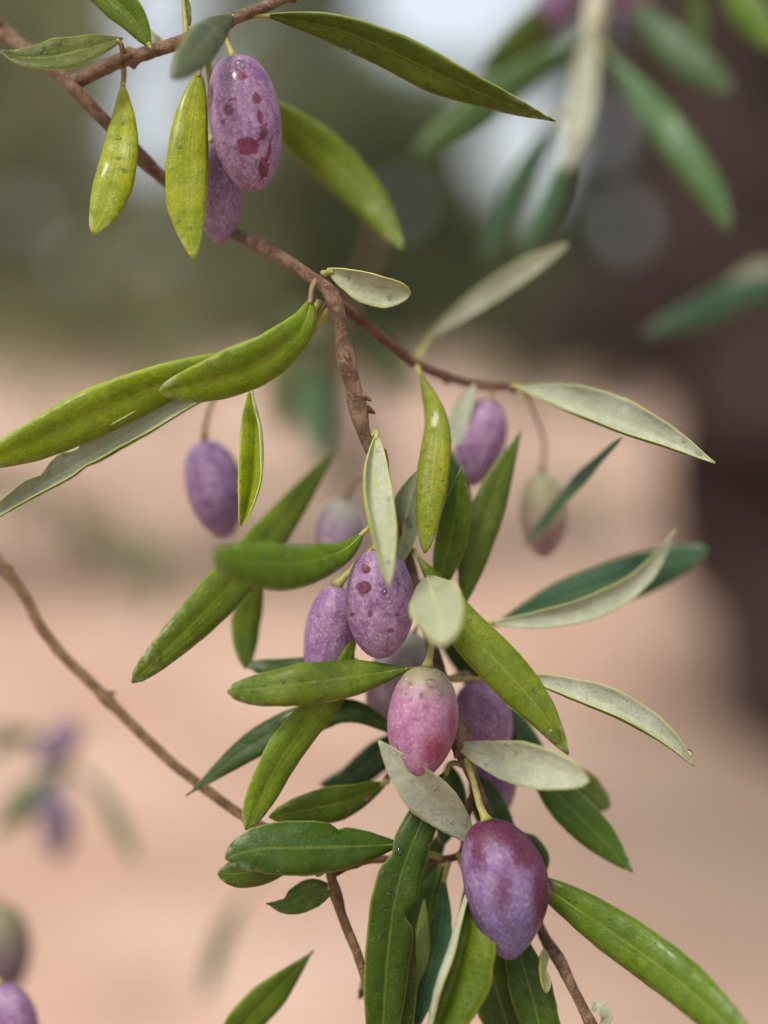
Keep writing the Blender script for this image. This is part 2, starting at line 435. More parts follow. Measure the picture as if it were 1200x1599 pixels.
# ------------------------------------------------------------------ olives
def olive(top, bot, hw, mat, label, skew=.0, tip=.5, stalk=None, wet=(), rub=(), drops=(), stalkmat=None, group='olives on the branches', bend=.04, nz=56, ns=40):
    A, B = P(*top), P(*bot); ax = (B - A); L = ax.length; zl = ax.normalized()
    zd = (top[2] + bot[2]) / 2
    xl = (RGT - zl * RGT.dot(zl)).normalized(); yl = zl.cross(xl)
    rot = Matrix((xl, yl, zl)).transposed()
    r = root('olive', A, rot)
    tag(r, label, 'olive', group)
    hw = size(hw, zd); sd = rng.random() * 40
    verts, faces, al = [A + zl * L * .02], [], [0.0]
    for i in range(1, nz):
        t = i / nz
        tt = t ** (1 + skew)
        s = 1 - abs(2 * tt - 1) ** 2.25
        rr = hw * s ** .52
        if t > .45: rr *= 1 - tip * .5 * ((t - .45) / .55) ** 1.7
        c = A + zl * (L * t) + xl * (hw * bend * math.sin(math.pi * t))
        if t < .06: c = c + zl * (L * .012 * (1 - t / .06))
        for k in range(ns):
            a = 2 * math.pi * k / ns
            d = xl * math.cos(a) + yl * math.sin(a)
            q = 1 + .022 * noise.noise(Vector((math.cos(a) * 1.3, math.sin(a) * 1.3, t * 3 + sd))) + .006 * noise.noise(Vector((math.cos(a) * 6, math.sin(a) * 6, t * 12 + sd)))
            verts.append(c + d * rr * q); al.append(t)
    verts.append(B); al.append(1.0)
    for k in range(ns): faces.append((0, 1 + (k + 1) % ns, 1 + k))
    for i in range(nz - 2):
        for k in range(ns):
            a, b = 1 + i * ns + k, 1 + i * ns + (k + 1) % ns
            faces.append((a, b, b + ns, a + ns))
    e = len(verts) - 1
    for k in range(ns): faces.append((1 + (nz - 2) * ns + k, 1 + (nz - 2) * ns + (k + 1) % ns, e))
    wv, rv = [], []
    mid = (A + B) / 2; view = (EYE - mid).normalized()
    for p in verts:
        x, y, z = px(p)
        front = 1.0 if (p - (A + zl * (p - A).dot(zl))).dot(view) > 0 else 0.0
        w = 0.0
        for (wx, wy, ra, rb) in wet:
            q = math.hypot((x - wx) / ra, (y - wy) / rb); w = max(w, max(0, 1.02 - .6 * q) if q < 2 else 0)
        wv.append(w * front)
        w = 0.0
        for (wx, wy, ra, rb, *wt) in rub:
            w = max(w, (wt[0] if wt else 1) * math.exp(-((x - wx) / ra) ** 2 - ((y - wy) / rb) ** 2))
        rv.append(w * (front or .4))
    fr = mesh('fruit', verts, faces, mat, r, attr={'along': al, 'wet': wv, 'rub': rv})
    if stalk:
        pts = [A + zl * L * .03] + [P(*q) for q in stalk]
        s_ = spline(pts, 14)
        v_, f_ = tube_geo(s_, [size(6.5 if zd < 15 else 3.4, zd) * (1.5 * math.exp(-i / 1.2) * .6 + .8) for i in range(15)], 10, .2, 1300)
        mesh('stalk', v_, f_, stalkmat or (M_STALK if zd < 15 else M_STALKB), r)
    if abs(zd) < 6 and nz > 50:
        drops = list(drops)
        for _ in range(15):
            q, e = rng.uniform(.15, .85), rng.uniform(-.75, .75) * hw
            drops.append((*px(A + zl * L * q + xl * e + view * hw * .5)[:2], rng.uniform(2.2, 4.6)))
    for (dx, dy, dr) in drops:
        best, bd = None, 1e9
        for p in verts:
            if (p - (A + zl * (p - A).dot(zl))).dot(view) <= 0: continue
            x, y, z = px(p); q = (x - dx) ** 2 + (y - dy) ** 2
            if q < bd: bd, best = q, p
        nr = (best - (A + zl * (best - A).dot(zl))).normalized()
        v_, f_ = drop_geo(best, nr, size(dr, zd), .7)
        mesh('water_drop', v_, f_, M_WAT, fr)
    return r

# ================================================================== the setting
def ground_mat():
    t = NT('pale_earth'); g = t.new('NewGeometry').outputs['Position']
    n1 = t.noise(g, .55, 4, .6); n2 = t.noise(g, 2.6, 5, .65); n3 = t.noise(g, 40, 4, .7)
    c = t.mix(t.ramp(n1, .35, .65), (.35, .212, .150), (.46, .315, .24))
    c = t.mix(t.ramp(n2, .42, .66, 0, .75), c, (0.271, 0.176, 0.127))
    n4 = t.noise(g, 1.15, 3, .55)
    c = t.mix(t.ramp(n4, .5, .64, 0, .6), c, (.47, .345, .265))
    c = t.mix(t.ramp(n3, .45, .75, 0, .4), c, (0.221, 0.143, 0.102))
    # leaf litter plus the shade under the old tree, painted into the earth colour
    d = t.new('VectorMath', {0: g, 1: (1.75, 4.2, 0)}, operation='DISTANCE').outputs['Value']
    litter_shade = t.ramp(t.math('ADD', d, t.math('MULTIPLY_ADD', n2, 1.6, -.8)), .4, 2.7, 1, 0)
    c = t.mix(t.math('MULTIPLY', litter_shade, .8), c, (.13, .10, .075))
    return t.done(t.bsdf(c, .9, .2, t.bump(t.math('ADD', n2, t.math('MULTIPLY', n3, .2)), .03, .5)))
gv, gf = [], []
xs = [-200, -60, -25, -12] + [-8 + i * .8 for i in range(21)] + [12, 25, 60, 200]
ys = [-60, -15, -4] + [0 + i * .8 for i in range(22)] + [20, 26, 36, 60, 120, 300]
for y in ys:
    for x in xs:
        z = .05 * noise.noise(Vector((x * .4, y * .4, 0))) + .02 * noise.noise(Vector((x * 1.7, y * 1.7, 3)))
        gv.append(Vector((x, y, z)))
for j in range(len(ys) - 1):
    for i in range(len(xs) - 1):
        a = j * len(xs) + i; gf.append((a, a + 1, a + 1 + len(xs), a + len(xs)))
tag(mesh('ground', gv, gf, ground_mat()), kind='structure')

def foliage_mat(name, a, b, tr=.25):
    t = NT(name); g = t.new('NewGeometry')
    rn = g.outputs['Random Per Island']
    c = t.mix(rn, a, b)
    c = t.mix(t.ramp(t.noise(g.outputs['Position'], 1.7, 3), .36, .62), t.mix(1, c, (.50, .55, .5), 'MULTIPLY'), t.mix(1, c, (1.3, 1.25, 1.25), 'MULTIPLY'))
    p = t.bsdf(c, .6, .3); q = t.new('BsdfTranslucent', {'Color': t.mix(1, c, (1.3, 1.4, .7), 'MULTIPLY')}).outputs[0]
    return t.done(t.new('MixShader', {0: tr, 1: p, 2: q}).outputs[0])
F_GREY = foliage_mat('grey_green_foliage', (.20, .22, .12), (.36, .37, .25))
F_DARK = foliage_mat('dark_foliage', (.075, .11, .05), (.19, .21, .125))
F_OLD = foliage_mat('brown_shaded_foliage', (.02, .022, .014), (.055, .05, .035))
F_DRY = foliage_mat('dry_grass', (.24, .2, .13), (.38, .31, .21))
M_TRUNK = bark('dark_rough_bark', (.024, .012, .009), (.058, .031, .023), 14, .02, False)
M_TRUNKG = bark('grey_bark', (.06, .045, .035), (.13, .10, .08), 14, .02, False)

def blade(verts, faces, c, d, n, L, w):
    s = d.cross(n).normalized() * w; o = len(verts)
    verts += [c, c + d * L * .45 + s - n * w * .3, c + d * L, c + d * L * .45 - s - n * w * .3, c + d * L * .45]
    faces += [(o, o + 1, o + 4), (o + 4, o + 1, o + 2), (o, o + 4, o + 3), (o + 3, o + 4, o + 2)]
def rvec(r=rng):
    while True:
        v = Vector((r.uniform(-1, 1), r.uniform(-1, 1), r.uniform(-1, 1)))
        if .05 < v.length < 1: return v.normalized()
GAPS = [(700, 0, 150, 115), (238, 165, 62, 130), (250, 0, 75, 75), (822, 225, 66, 112), (985, 345, 34, 34), (955, 195, 40, 45), (40, 330, 20, 30), (780, 250, 50, 60), (1010, 60, 30, 40)]
_g = random.Random(21)
GAPS += [(_g.uniform(-80, 860), _g.uniform(-60, 430), _r, _r * _g.uniform(.8, 1.6)) for _r in [_g.uniform(14, 27) for _ in range(20)]]
def open_sky(p, k=1.0):
    x, y, z = px(p)
    return z > 0 and any(((x - a) / (ra * k)) ** 2 + ((y - b) / (rb * k)) ** 2 < 1 for a, b, ra, rb in GAPS)
def tree(base, h, lobes, mat, trunkm, label, n, leafL=.07, r0=.2, lean=(0, 0), name='olive_tree', group='olive trees beyond the branch'):
    t = root(name, Vector(base)); tag(t, label, 'tree', group)
    b = Vector(base); top = b + Vector((lean[0], lean[1], h * .5))
    pts = spline([b - Vector((0, 0, .05)), b.lerp(top, .4) + Vector((.06, 0, 0)), top], 14)
    v_, f_ = tube_geo(pts, [r0 * (1.35 - .75 * min(1, i / 10) + .5 * math.exp(-i / 1.4)) for i in range(15)], 14, .25, 3)
    mesh('trunk', v_, f_, trunkm, t)
    for (c, r) in lobes:
        c = Vector(c)
        lp = spline([top - Vector((0, 0, .1)), top.lerp(c, .5) + Vector((0, 0, -.08)), c], 8)
        v_, f_ = tube_geo(lp, [r0 * .5 * (1 - .085 * i) for i in range(9)], 8, .25, 5)
        mesh('limb', v_, f_, trunkm, t)
    verts, faces = [], []
    tot = sum(r ** 2 for _, r in lobes)
    for (c, r) in lobes:
        c = Vector(c); k = int(n * r * r / tot / 14)
        for _ in range(k):
            cc = c + rvec() * r * rng.random() ** .42; cc.z = c.z + (cc.z - c.z) * .8
            if cc.z < 1.24 + .75 * noise.noise(Vector((cc.x * 1.1, cc.y * .4, 5))) or open_sky(cc): continue
            dr = (rvec() + Vector((0, 0, -.35))).normalized()
            for q in range(14):
                p = cc + dr * (q * leafL * .35) + rvec() * leafL * .4
                if open_sky(p, .9): continue
                d = (dr + rvec() * .9).normalized()
                blade(verts, faces, p, d, d.orthogonal().normalized(), leafL * rng.uniform(.7, 1.3), leafL * .13)
    o = mesh('crown', verts, faces, mat, t, smooth=False); o['kind'] = 'stuff'
    return t

# the old tree at the right edge: its trunk and heavy low limbs
def old_tree():
    d = 3450
    base = P(1410, 1165, d); base.z = 0
    t = root('olive_tree', base); tag(t, 'old olive tree with a thick dark brown trunk at the right edge', 'tree', 'olive trees beyond the branch')
    pts = spline([base - Vector((0, 0, .1)), P(1335, 1020, d), P(1240, 820, d), P(1185, 560, d - 100), P(1130, 300, d - 200), P(1075, 60, d - 250), P(1060, -250, d - 300)], 40)
    rad = [size(165, d) * (1.25 - .5 * min(1, i / 30) + .45 * math.exp(-i / 3.0)) for i in range(41)]
    v_, f_ = tube_geo(pts, rad, 26, .28, 4.0); mesh('trunk', v_, f_, M_TRUNK, t)
    for L, r in (([(1180, 700), (1290, 480), (1420, 200), (1500, -150)], 130), ([(1160, 480), (1080, 450), (960, 470), (800, 540)], 55), ([(1100, 200), (1180, 60), (1260, -120)], 110), ([(1150, 400), (1060, 500), (985, 570), (960, 640)], 44)):
        lp = spline([P(x, y, d - 200 - 60 * i) for i, (x, y) in enumerate(L)], 18)
        v_, f_ = tube_geo(lp, [size(r, d) * (1.1 - .55 * i / 18) for i in range(19)], 14, .28, 5.0); mesh('limb', v_, f_, M_TRUNK, t)
    verts, faces = [], []
    for q_ in range(900):
        x, y = (rng.uniform(860, 1500), rng.uniform(-420, 640)) if q_ < 420 else (rng.uniform(885, 1130), rng.uniform(90, 600))
        if x < 1000 and y > 560: continue
        cc = P(x, y, d + rng.uniform(-300, 900))
        if open_sky(cc): continue
        for q in range(16):
            p = cc + rvec() * .12 * rng.random()
            if open_sky(p, .95): continue
            dd = (rvec() + Vector((0, 0, -.4))).normalized()
            blade(verts, faces, p, dd, dd.orthogonal().normalized(), .07 * rng.uniform(.7, 1.3), .010)
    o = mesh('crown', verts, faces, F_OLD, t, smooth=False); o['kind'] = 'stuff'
old_tree()
tree((-2.9, 8.6, 0), 3.9, [((-3.0, 8.4, 2.3), 1.0), ((-1.7, 8.7, 2.3), 1.0), ((-2.4, 8.6, 3.3), 1.2), ((-1.2, 8.4, 1.75), .6), ((-3.2, 8.8, 1.7), .7), ((-2.1, 8.5, 1.7), .6), ((-1.3, 8.4, 3.0), .8), ((-2.9, 8.5, 3.5), 1.0), ((-1.7, 8.5, 3.9), 1.0)], F_GREY, M_TRUNKG,
     'grey-green olive tree far behind the branch on the left', 80000, .085, .10)
tree((-.25, 9.8, 0), 3.9, [((-.6, 9.6, 2.2), .9), ((.5, 9.8, 2.2), 1.0), ((0, 9.7, 3.2), 1.2), ((1.3, 10, 1.8), .8), ((-.2, 9.6, 1.7), .6), ((.7, 9.6, 1.7), .6), ((1.2, 9.8, 3.0), .9), ((-.6, 9.7, 3.9), 1.0), ((.5, 9.7, 2.6), .9)], F_DARK, M_TRUNKG,
     'dark olive tree straight behind the branch', 70000, .085, .10)
tree((-5.4, 13.5, 0), 4.6, [((-5.4, 13.5, 2.4), 1.4), ((-4.0, 13.2, 2.2), 1.2), ((-6.4, 13.4, 2.2), 1.3), ((-5.2, 13.5, 3.6), 1.5)], F_GREY, M_TRUNKG,
     'olive tree at the far left edge of the grove', 16000, .12, .15)
tree((4.2, 14.5, 0), 4.8, [((4.2, 14.5, 2.4), 1.5), ((2.7, 14.2, 2.1), 1.2), ((5.6, 14.4, 2.3), 1.4), ((4.1, 14.5, 3.7), 1.5)], F_DARK, M_TRUNK,
     'dark olive tree far behind the thick trunk', 16000, .12, .15)
tree((-.6, 17.5, 0), 5.0, [((-.9, 17.5, 2.6), 1.7), ((1.1, 17.2, 2.3), 1.5), ((-2.9, 17.4, 2.3), 1.6), ((-.6, 17.5, 4.0), 1.7)], F_GREY, M_TRUNKG,
     'farthest olive tree, low between two nearer ones', 16000, .15, .16)
# dry grass and weeds far over the bare earth
def tufts(name, spots, mat, hgt):
    verts, faces = [], []
    for (x, y, r, k) in spots:
        for _ in range(k):
            a = rng.uniform(0, 6.28); q = r * math.sqrt(rng.random())
            p = Vector((x + q * math.cos(a), y + q * math.sin(a), -.02))
            d = (Vector((0, 0, 1)) + rvec() * .55).normalized()
            blade(verts, faces, p, d, d.orthogonal().normalized(), hgt * rng.uniform(.5, 1.2), hgt * .05)
    tag(mesh(name, verts, faces, mat, smooth=False), kind='stuff')
tufts('dry_grass', [(-2.2, 9.4, .7, 120), (-1.3, 8.6, .45, 60), (-.3, 9.0, .5, 60)], F_DRY, .25)
tufts('green_weeds', [(-1.15, 12, .4, 70), (-.3, 14, .5, 120), (1.6, 12.5, .4, 80)], F_GREY, .34)

# ================================================================== the main branch
br = root('olive_branch', P(110, 130, 8))
tag(br, 'long fruiting olive branch hanging through the middle, dense with sharp green leaves', 'branch', 'olive branches')
stem(br, [(-30, 20, 22), (20, 62, 18), (100, 122, 9), (165, 190, 9), (245, 268, 14), (310, 322, 19), (368, 365, 15), (425, 392, 6), (485, 432, 2), (520, 466, 0), (540, 560, 0), (572, 680, 1), (600, 742, 3), (606, 785, 6), (640, 880, 11), (662, 965, 11), (690, 1060, 9), (714, 1150, 4), (742, 1222, 4), (790, 1345, 13), (848, 1458, 9), (876, 1505, 5), (905, 1562, 2), (940, 1640, 0)], 10.6, 8, M_BARK, n=220, nodes=16)
stem(br, [(462, -12, 0), (410, 12, 0), (375, 26, 0), (330, 45, 1), (290, 62, 2), (235, 80, 4), (190, 96, 6), (150, 112, 8), (112, 130, 9)], 8.5, 12.5, M_BARK, 'side_twig', n=70, nodes=5)
stem(br, [(528, 474, 1), (565, 500, 6), (610, 538, 14), (650, 570, 20), (718, 597, 26), (770, 606, 26), (812, 606, 22)], 8.5, 6, M_BARKR, 'side_twig', n=50, nodes=4)
stem(br, [(742, 1222, 5), (728, 1290, 10), (716, 1337, 9), (650, 1342, 9), (590, 1341, 8), (545, 1352, 6), (518, 1366, 5)], 6, 6, M_BARKR, 'side_twig', n=40, nodes=3)
stem(br, [(690, 1062, 10), (650, 1140, 14), (600, 1222, 12), (570, 1252, 9)], 6, 5, M_BARKR, 'side_twig', n=30, nodes=2)
stem(br, [(598, 738, 3), (600, 700, 2), (606, 740, 0), (600, 752, -1)], 4, 3, M_BARKR, 'side_twig', n=16, nodes=2, buds=False)
# --- upper left
leaf(br, [(237, 76, 3), (205, 25, 3), (150, -25, 4), (110, -60, 5)], 31, Gr, roll=-12, fold=.3, curl=-.5)
leaf(br, [(192, 60, 2), (140, 76, 0), (80, 90, -2), (30, 90, -3), (-2, 79, -4)], 30, Ol, roll=38, fold=.35, curl=-.3, pt=1.0, pet=[(190, 70, 2), (194, 92, 5)], petmat=M_STALKB, label='olive-brown leaf seen nearly edge-on with a pale upper margin')
leaf(br, [(193, 128, 8), (193, 190, 4), (184, 260, 0), (166, 320, -2), (145, 367, -3)], 34, Yl, roll=10, fold=.12, curl=-.45, vm=.66, pb=.85, pt=.6, pet=[(195, 110, 8), (190, 98, 6)])
leaf(br, [(312, 112, 3), (300, 180, 0), (293, 250, -2), (293, 325, -3), (303, 408, -4)], 37, Yl, fold=.1, curl=-.4, vm=.58, pb=.6, pt=.8, pet=[(312, 80, 4), (300, 60, 1)], label='bright yellow-green leaf hanging straight down')
leaf(br, [(366, 24, 0), (335, 48, -9), (300, 88, -18), (270, 124, -24)], 28, (.085, .12, .065), fold=.05, curl=-.4, vm=.55, pt=.6, pet=[(372, 22, 0)], label='grey-green leaf pointing out at the camera')
leaf(br, [(412, 25, 0), (440, 27, 0), (520, 43, -1), (600, 74, -1), (700, 122, -1), (790, 160, 0), (868, 189, 0)], 36, (.066, .120, .012), roll=24, fold=.32, curl=-.35, vm=.5, pt=.95, pb=.8, pet=[(395, 24, 0), (378, 24, 0)], label='long dark leaf with a yellow margin reaching to the right', drops=[(.985, 0, 6)], n=40)
leaf(br, [(395, 150, 12), (450, 193, 20), (510, 242, 24), (565, 297, 24), (600, 345, 22), (630, 390, 20)], 43, (.13, .19, .014), roll=-8, fold=.15, curl=-.8, vm=.5, pt=.7, pet=False, label='soft-focus green leaf behind the upper olives')
leaf(br, [(284, -20, 3), (290, 10, 3), (297, 40, 2)], 9, Ol, roll=40, pet=[(292, 62, 2)], mid=False)
leaf(br, [(222, 42, 14), (236, 60, 13), (262, 80, 12)], 14, Gy, face='under', roll=20, pet=False, mid=False)
# --- left, below the first fork
leaf(br, [(487, 466, 0), (474, 507, -2), (432, 548, -4), (372, 580, -4), (310, 600, -3), (249, 612, -2)], 44, (.14, .245, .012), roll=-18, fold=.28, curl=-.6, vm=.55, pb=.7, pt=.55, pet=[(488, 450, 0), (495, 436, 1)], petmat=M_STALKB, label='broad bright green leaf curving down to the left from the fork', drops=[(.70, .75, 5), (.62, .8, 4)], n=40)
leaf(br, [(420, 545, 8), (340, 572, 6), (250, 602, 5), (150, 645, 3), (60, 688, 1), (-50, 728, -2)], 44, (.20, .285, .012), roll=-16, fold=.24, curl=-.6, vm=.6, pb=.7, pet=[(470, 520, 6), (500, 470, 3)], label='long yellow-green leaf running out of the left side', n=40)
leaf(br, [(400, 585, 13), (300, 624, 9), (220, 668, 8), (140, 714, 7), (70, 755, 6), (0, 800, 5), (-30, 824, 5)], 36, Gr, face='under', roll=-12, fold=-.1, curl=-.5, edge=(1, -2.2), wav=.2, silver=.8, bites=[(-1, .62, .03, .35), (1, .62, .03, .3), (-1, .75, .03, .35)], pet=[(470, 540, 10), (515, 480, 3)], label='leaf with its silver underside turned out and a ragged margin', n=44)
leaf(br, [(392, 606, 4), (399, 680, 2), (394, 752, 1), (376, 822, 0)], 34, Yl, roll=-28, twist=-40, fold=.3, curl=-.3, edge=(-1, 2.3), vm=.55, pet=[(388, 590, 8), (420, 560, 8)], label='narrow twisted leaf, half yellow-green and half silver')
leaf(br, [(511, 420, 3), (545, 436, 3), (590, 452, 3), (642, 458, 3)], 29, Yl, face='under', roll=12, fold=-.2, curl=-.5, vm=.6, pt=.5, pet=[(503, 428, 2)], label='short pale silver leaf at the fork')
leaf(br, [(665, 528, 34), (750, 466, 34), (820, 420, 34), (888, 381, 34)], 19, Gy, face='under', roll=10, vm=.55, pet=[(650, 560, 28)], label='blurred silver leaf pointing up to the right')
leaf(br, [(807, 604, 20), (870, 624, 16), (950, 654, 10), (1030, 685, 4), (1117, 723, 0)], 42, Md, face='under', roll=-8, fold=-.1, curl=-.55, edge=(-1, -1.75), vm=.5, pt=1.0, label='silver leaf arching to the right with dark lower margin', wav=.12, n=38, drops=[(.93, .4, 5, 'u'), (.86, .5, 4, 'u')])
leaf(br, [(972, 684, 14), (930, 722, 20), (880, 775, 25), (816, 856, 30)], 26, Tl, roll=68, fold=.1, curl=-.3, pet=False, label='dark teal leaf seen edge-on')
leaf(br, [(742, 600, 24), (722, 645, 24), (712, 700, 24)], 18, Gy, face='under', roll=20, pet=False)
# --- centre
leaf(br, [(658, 584, 12), (681, 660, 6), (676, 740, 2), (669, 800, 0), (664, 864, -1)], 31, (.185, .275, .012), roll=6, fold=.12, curl=-.85, vm=.58, pt=.6, pb=.8, pet=[(650, 572, 20)], label='bright green leaf standing upright above the centre olive')
leaf(br, [(588, 679, 1), (582, 750, -5), (592, 832, -10), (607, 915, -13)], 35, Yl, face='under', roll=4, twist=-10, fold=-.15, curl=-.4, edge=(-1, -1.8), vm=.5, pt=.7, label='silver leaf with a yellow-green margin hanging over the centre olive')
leaf(br, [(655, 732, 7), (636, 800, 8), (622, 882, 8)], 27, Md, face='under', roll=10, pet=False, silver=.35, drops=[(.5, .3, 4, 'u'), (.58, .1, 5, 'u'), (.62, .45, 4, 'u')], label='shaded grey leaf with water beads')  # low silver puts the shade on this underside into its colour
leaf(br, [(682, 935, 10), (697, 870, 9), (712, 800, 7), (722, 728, 5)], 28, Md, roll=-12, vm=.5, pt=.95)
leaf(br, [(722, 950, 12), (746, 850, 13), (776, 760, 15), (814, 672, 18)], 32, Md, roll=14, vm=.45, fold=.2, pt=1.0)
leaf(br, [(568, 832, 0), (532, 862, -5), (470, 879, -14), (400, 880, -24), (331, 868, -30)], 47, (.105, .195, .012), roll=10, fold=.05, curl=-.85, vm=.58, pt=.45, pb=.75, pet=[(600, 800, 3), (606, 785, 6)], label='broad green leaf pointing left, its tip out of focus', n=40)
leaf(br, [(520, 705, 30), (455, 795, 22), (380, 890, 10), (290, 985, 1), (206, 1066, -3)], 40, (.105, .18, .014), roll=-14, fold=.22, curl=-.75, vm=.6, pt=.5, pet=False, drops=[(.93, .2, 11)], label='long green leaf slanting down to the left', n=44)
leaf(br, [(408, 900, 18), (386, 970, 18), (384, 1045, 17)], 24, Gr, roll=-8, pet=False)
leaf(br, [(642, 1043, 0), (560, 1056, -3), (470, 1068, -5), (405, 1076, -6), (355, 1080, -7)], 41, (.10, .175, .014), roll=8, fold=.1, curl=-.75, vm=.55, pt=.5, pb=.85, wav=.1, pet=[(670, 1045, 6), (685, 1050, 9)], label='level green leaf left of the pink olive')
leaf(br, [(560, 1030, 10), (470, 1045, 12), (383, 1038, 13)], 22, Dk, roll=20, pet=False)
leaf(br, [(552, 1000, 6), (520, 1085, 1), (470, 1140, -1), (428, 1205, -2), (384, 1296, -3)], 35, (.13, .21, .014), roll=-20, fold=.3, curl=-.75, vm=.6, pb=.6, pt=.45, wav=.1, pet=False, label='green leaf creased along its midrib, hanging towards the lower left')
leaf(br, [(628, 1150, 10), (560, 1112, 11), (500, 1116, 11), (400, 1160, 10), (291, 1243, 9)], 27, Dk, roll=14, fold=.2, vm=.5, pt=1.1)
leaf(br, [(602, 1222, 11), (550, 1248, 8), (490, 1262, 6), (420, 1276, 6)], 30, Md, roll=-20, fold=.25)
leaf(br, [(630, 1318, 3), (545, 1322, -1), (465, 1324, -4), (405, 1326, -5), (352, 1340, -5)], 49, (.042, .090, .010), roll=4, fold=.05, curl=-.55, vm=.6, pt=.45, pb=.9, wav=.1, bites=[(1, .36, .03, .22)], pet=[(660, 1330, 6), (690, 1340, 9)], label='broad dark green leaf lying level at the lower left', n=44)
leaf(br, [(500, 1330, 4), (430, 1345, 2), (385, 1362, 1), (340, 1364, 0)], 30, Md, roll=-10, vm=.6, pt=.55, pet=False)
leaf(br, [(508, 1318, -1), (500, 1345, -2), (496, 1369, -2)], 20, Gr, vm=.5, pt=.6, pet=False, mid=False)
leaf(br, [(524, 1387, 5), (485, 1396, 4), (445, 1413, 4), (416, 1411, 5)], 24, Md, roll=6, fold=.3, vm=.4, pt=1.2, wav=.2, pet=[(519, 1372, 5)], bites=[(1, .72, .08, .35)])
leaf(br, [(335, 1660, 14), (380, 1600, 13), (432, 1545, 13), (490, 1484, 13)], 33, (.075, .15, .012), roll=22, fold=.3, vm=.45, pt=1.15, pet=False)
# --- bottom
leaf(br, [(700, 1203, 4), (658, 1285, 0), (624, 1375, -2), (608, 1470, -2), (600, 1570, -2), (594, 1700, -2)], 42, (.034, .078, .010), roll=-8, fold=.3, curl=-.6, vm=.5, pb=.6, pt=.6, wav=.12, bites=[(-1, .46, .035, .55), (1, .3, .03, .25)], label='long dark wet leaf running down from the pink olive, a notch in its margin', drops=[(.3, .5, 6), (.42, .3, 6)], n=56)
leaf(br, [(640, 1400, 4), (628, 1480, 3), (620, 1570, 3), (618, 1690, 3)], 34, (.05, .105, .011), roll=10, fold=.2, curl=-.6, wav=.12, pet=False)
leaf(br, [(663, 1405, 8), (656, 1500, 8), (640, 1620, 7)], 18, (.22, .26, .08), roll=14, curl=-.9, pet=False)
leaf(br, [(694, 1368, 8), (688, 1450, 8), (665, 1540, 7), (636, 1630, 6)], 24, Tl, roll=30, fold=.3, pet=[(700, 1345, 9)])
leaf(br, [(742, 1362, 2), (732, 1440, -3), (708, 1530, -5), (668, 1640, -6)], 68, (.09, .165, .012), roll=22, fold=.35, curl=-.6, edge=(1, 2.3), vm=.55, pet=[(728, 1340, 6), (716, 1337, 9)], label='leaf with a silver left margin at the bottom centre', n=40)
leaf(br, [(732, 1370, 10), (752, 1470, 10), (780, 1560, 9), (815, 1680, 8)], 46, (.03, .07, .010), roll=-6, fold=.2, curl=-.5, wav=.1, pet=[(718, 1340, 9)])
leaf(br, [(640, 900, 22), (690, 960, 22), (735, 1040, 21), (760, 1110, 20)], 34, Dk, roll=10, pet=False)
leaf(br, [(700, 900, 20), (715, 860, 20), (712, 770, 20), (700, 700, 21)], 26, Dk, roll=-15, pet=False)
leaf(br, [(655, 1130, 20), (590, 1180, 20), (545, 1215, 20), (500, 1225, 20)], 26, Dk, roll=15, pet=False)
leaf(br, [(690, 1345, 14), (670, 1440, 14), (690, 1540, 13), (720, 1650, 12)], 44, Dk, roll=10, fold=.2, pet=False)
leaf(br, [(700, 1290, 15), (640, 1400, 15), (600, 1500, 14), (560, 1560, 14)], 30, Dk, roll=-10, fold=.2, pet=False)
leaf(br, [(795, 1430, 8), (818, 1510, 4), (838, 1580, 3), (862, 1690, 2)], 38, (.040, .10, .022), roll=8, fold=.25, curl=-.6, wav=.1, pet=False, drops=[(.3, .1, 4), (.2, -.3, 4)])
leaf(br, [(830, 1372, 6), (900, 1418, 2), (980, 1472, -2), (1060, 1532, -9), (1130, 1595, -16), (1185, 1650, -20)], 47, (.085, .165, .012), roll=12, fold=.18, curl=-.8, vm=.5, pb=.5, pt=.45, pet=[(800, 1360, 12)], label='long green leaf pointing out at the lower right', n=44)
leaf(br, [(850, 1482, 2), (848, 1510, 0), (853, 1550, 0)], 20, Yl, face='under', roll=-15, fold=-.5, curl=-1.0, vm=.5, pt=.6, pet=False, mid=False, bites=[(1, .5, .2, .6)])
leaf(br, [(936, 1605, 0), (948, 1588, -1), (935, 1570, -1), (925, 1578, 0)], 10, Gy, face='under', roll=10, pet=False, mid=False)
leaf(br, [(800, 1300, 12), (835, 1330, 11), (853, 1362, 10)], 20, Dk, roll=20, pet=False)
# --- right of centre
leaf(br, [(668, 900, 4), (676, 928, -8), (688, 965, -22), (692, 1008, -30)], 44, (.26, .29, .06), face='under', silver=.7, roll=6, fold=.0, curl=-.35, vm=.6, pt=.5, pet=[(664, 940, 10)], label='pale rounded leaf tip pointing at the camera')
leaf(br, [(650, 866, 8), (690, 922, 3), (732, 986, 0), (790, 1048, -2), (842, 1108, -3), (888, 1178, -3)], 40, (.145, .225, .012), roll=-8, fold=.22, curl=-.6, vm=.55, pb=1.0, pt=.75, label='long yellow-green leaf slanting down to the right', drops=[(.93, .1, 12)], n=44)
leaf(br, [(762, 974, 12), (850, 966, 13), (930, 944, 15), (1000, 902, 18), (1058, 826, 22)], 22, Gr, face='under', roll=14, twist=30, fold=-.1, curl=-.6, vm=.5, pt=.9, pet=[(700, 985, 10)], label='silver leaf curving up to the right')
leaf(br, [(775, 976, 20), (880, 935, 24), (990, 898, 26), (1108, 857, 28)], 40, Tl, roll=-8, fold=.15, vm=.6, pt=.5, pet=[(700, 990, 12)], label='dark teal leaf behind the curving silver one')
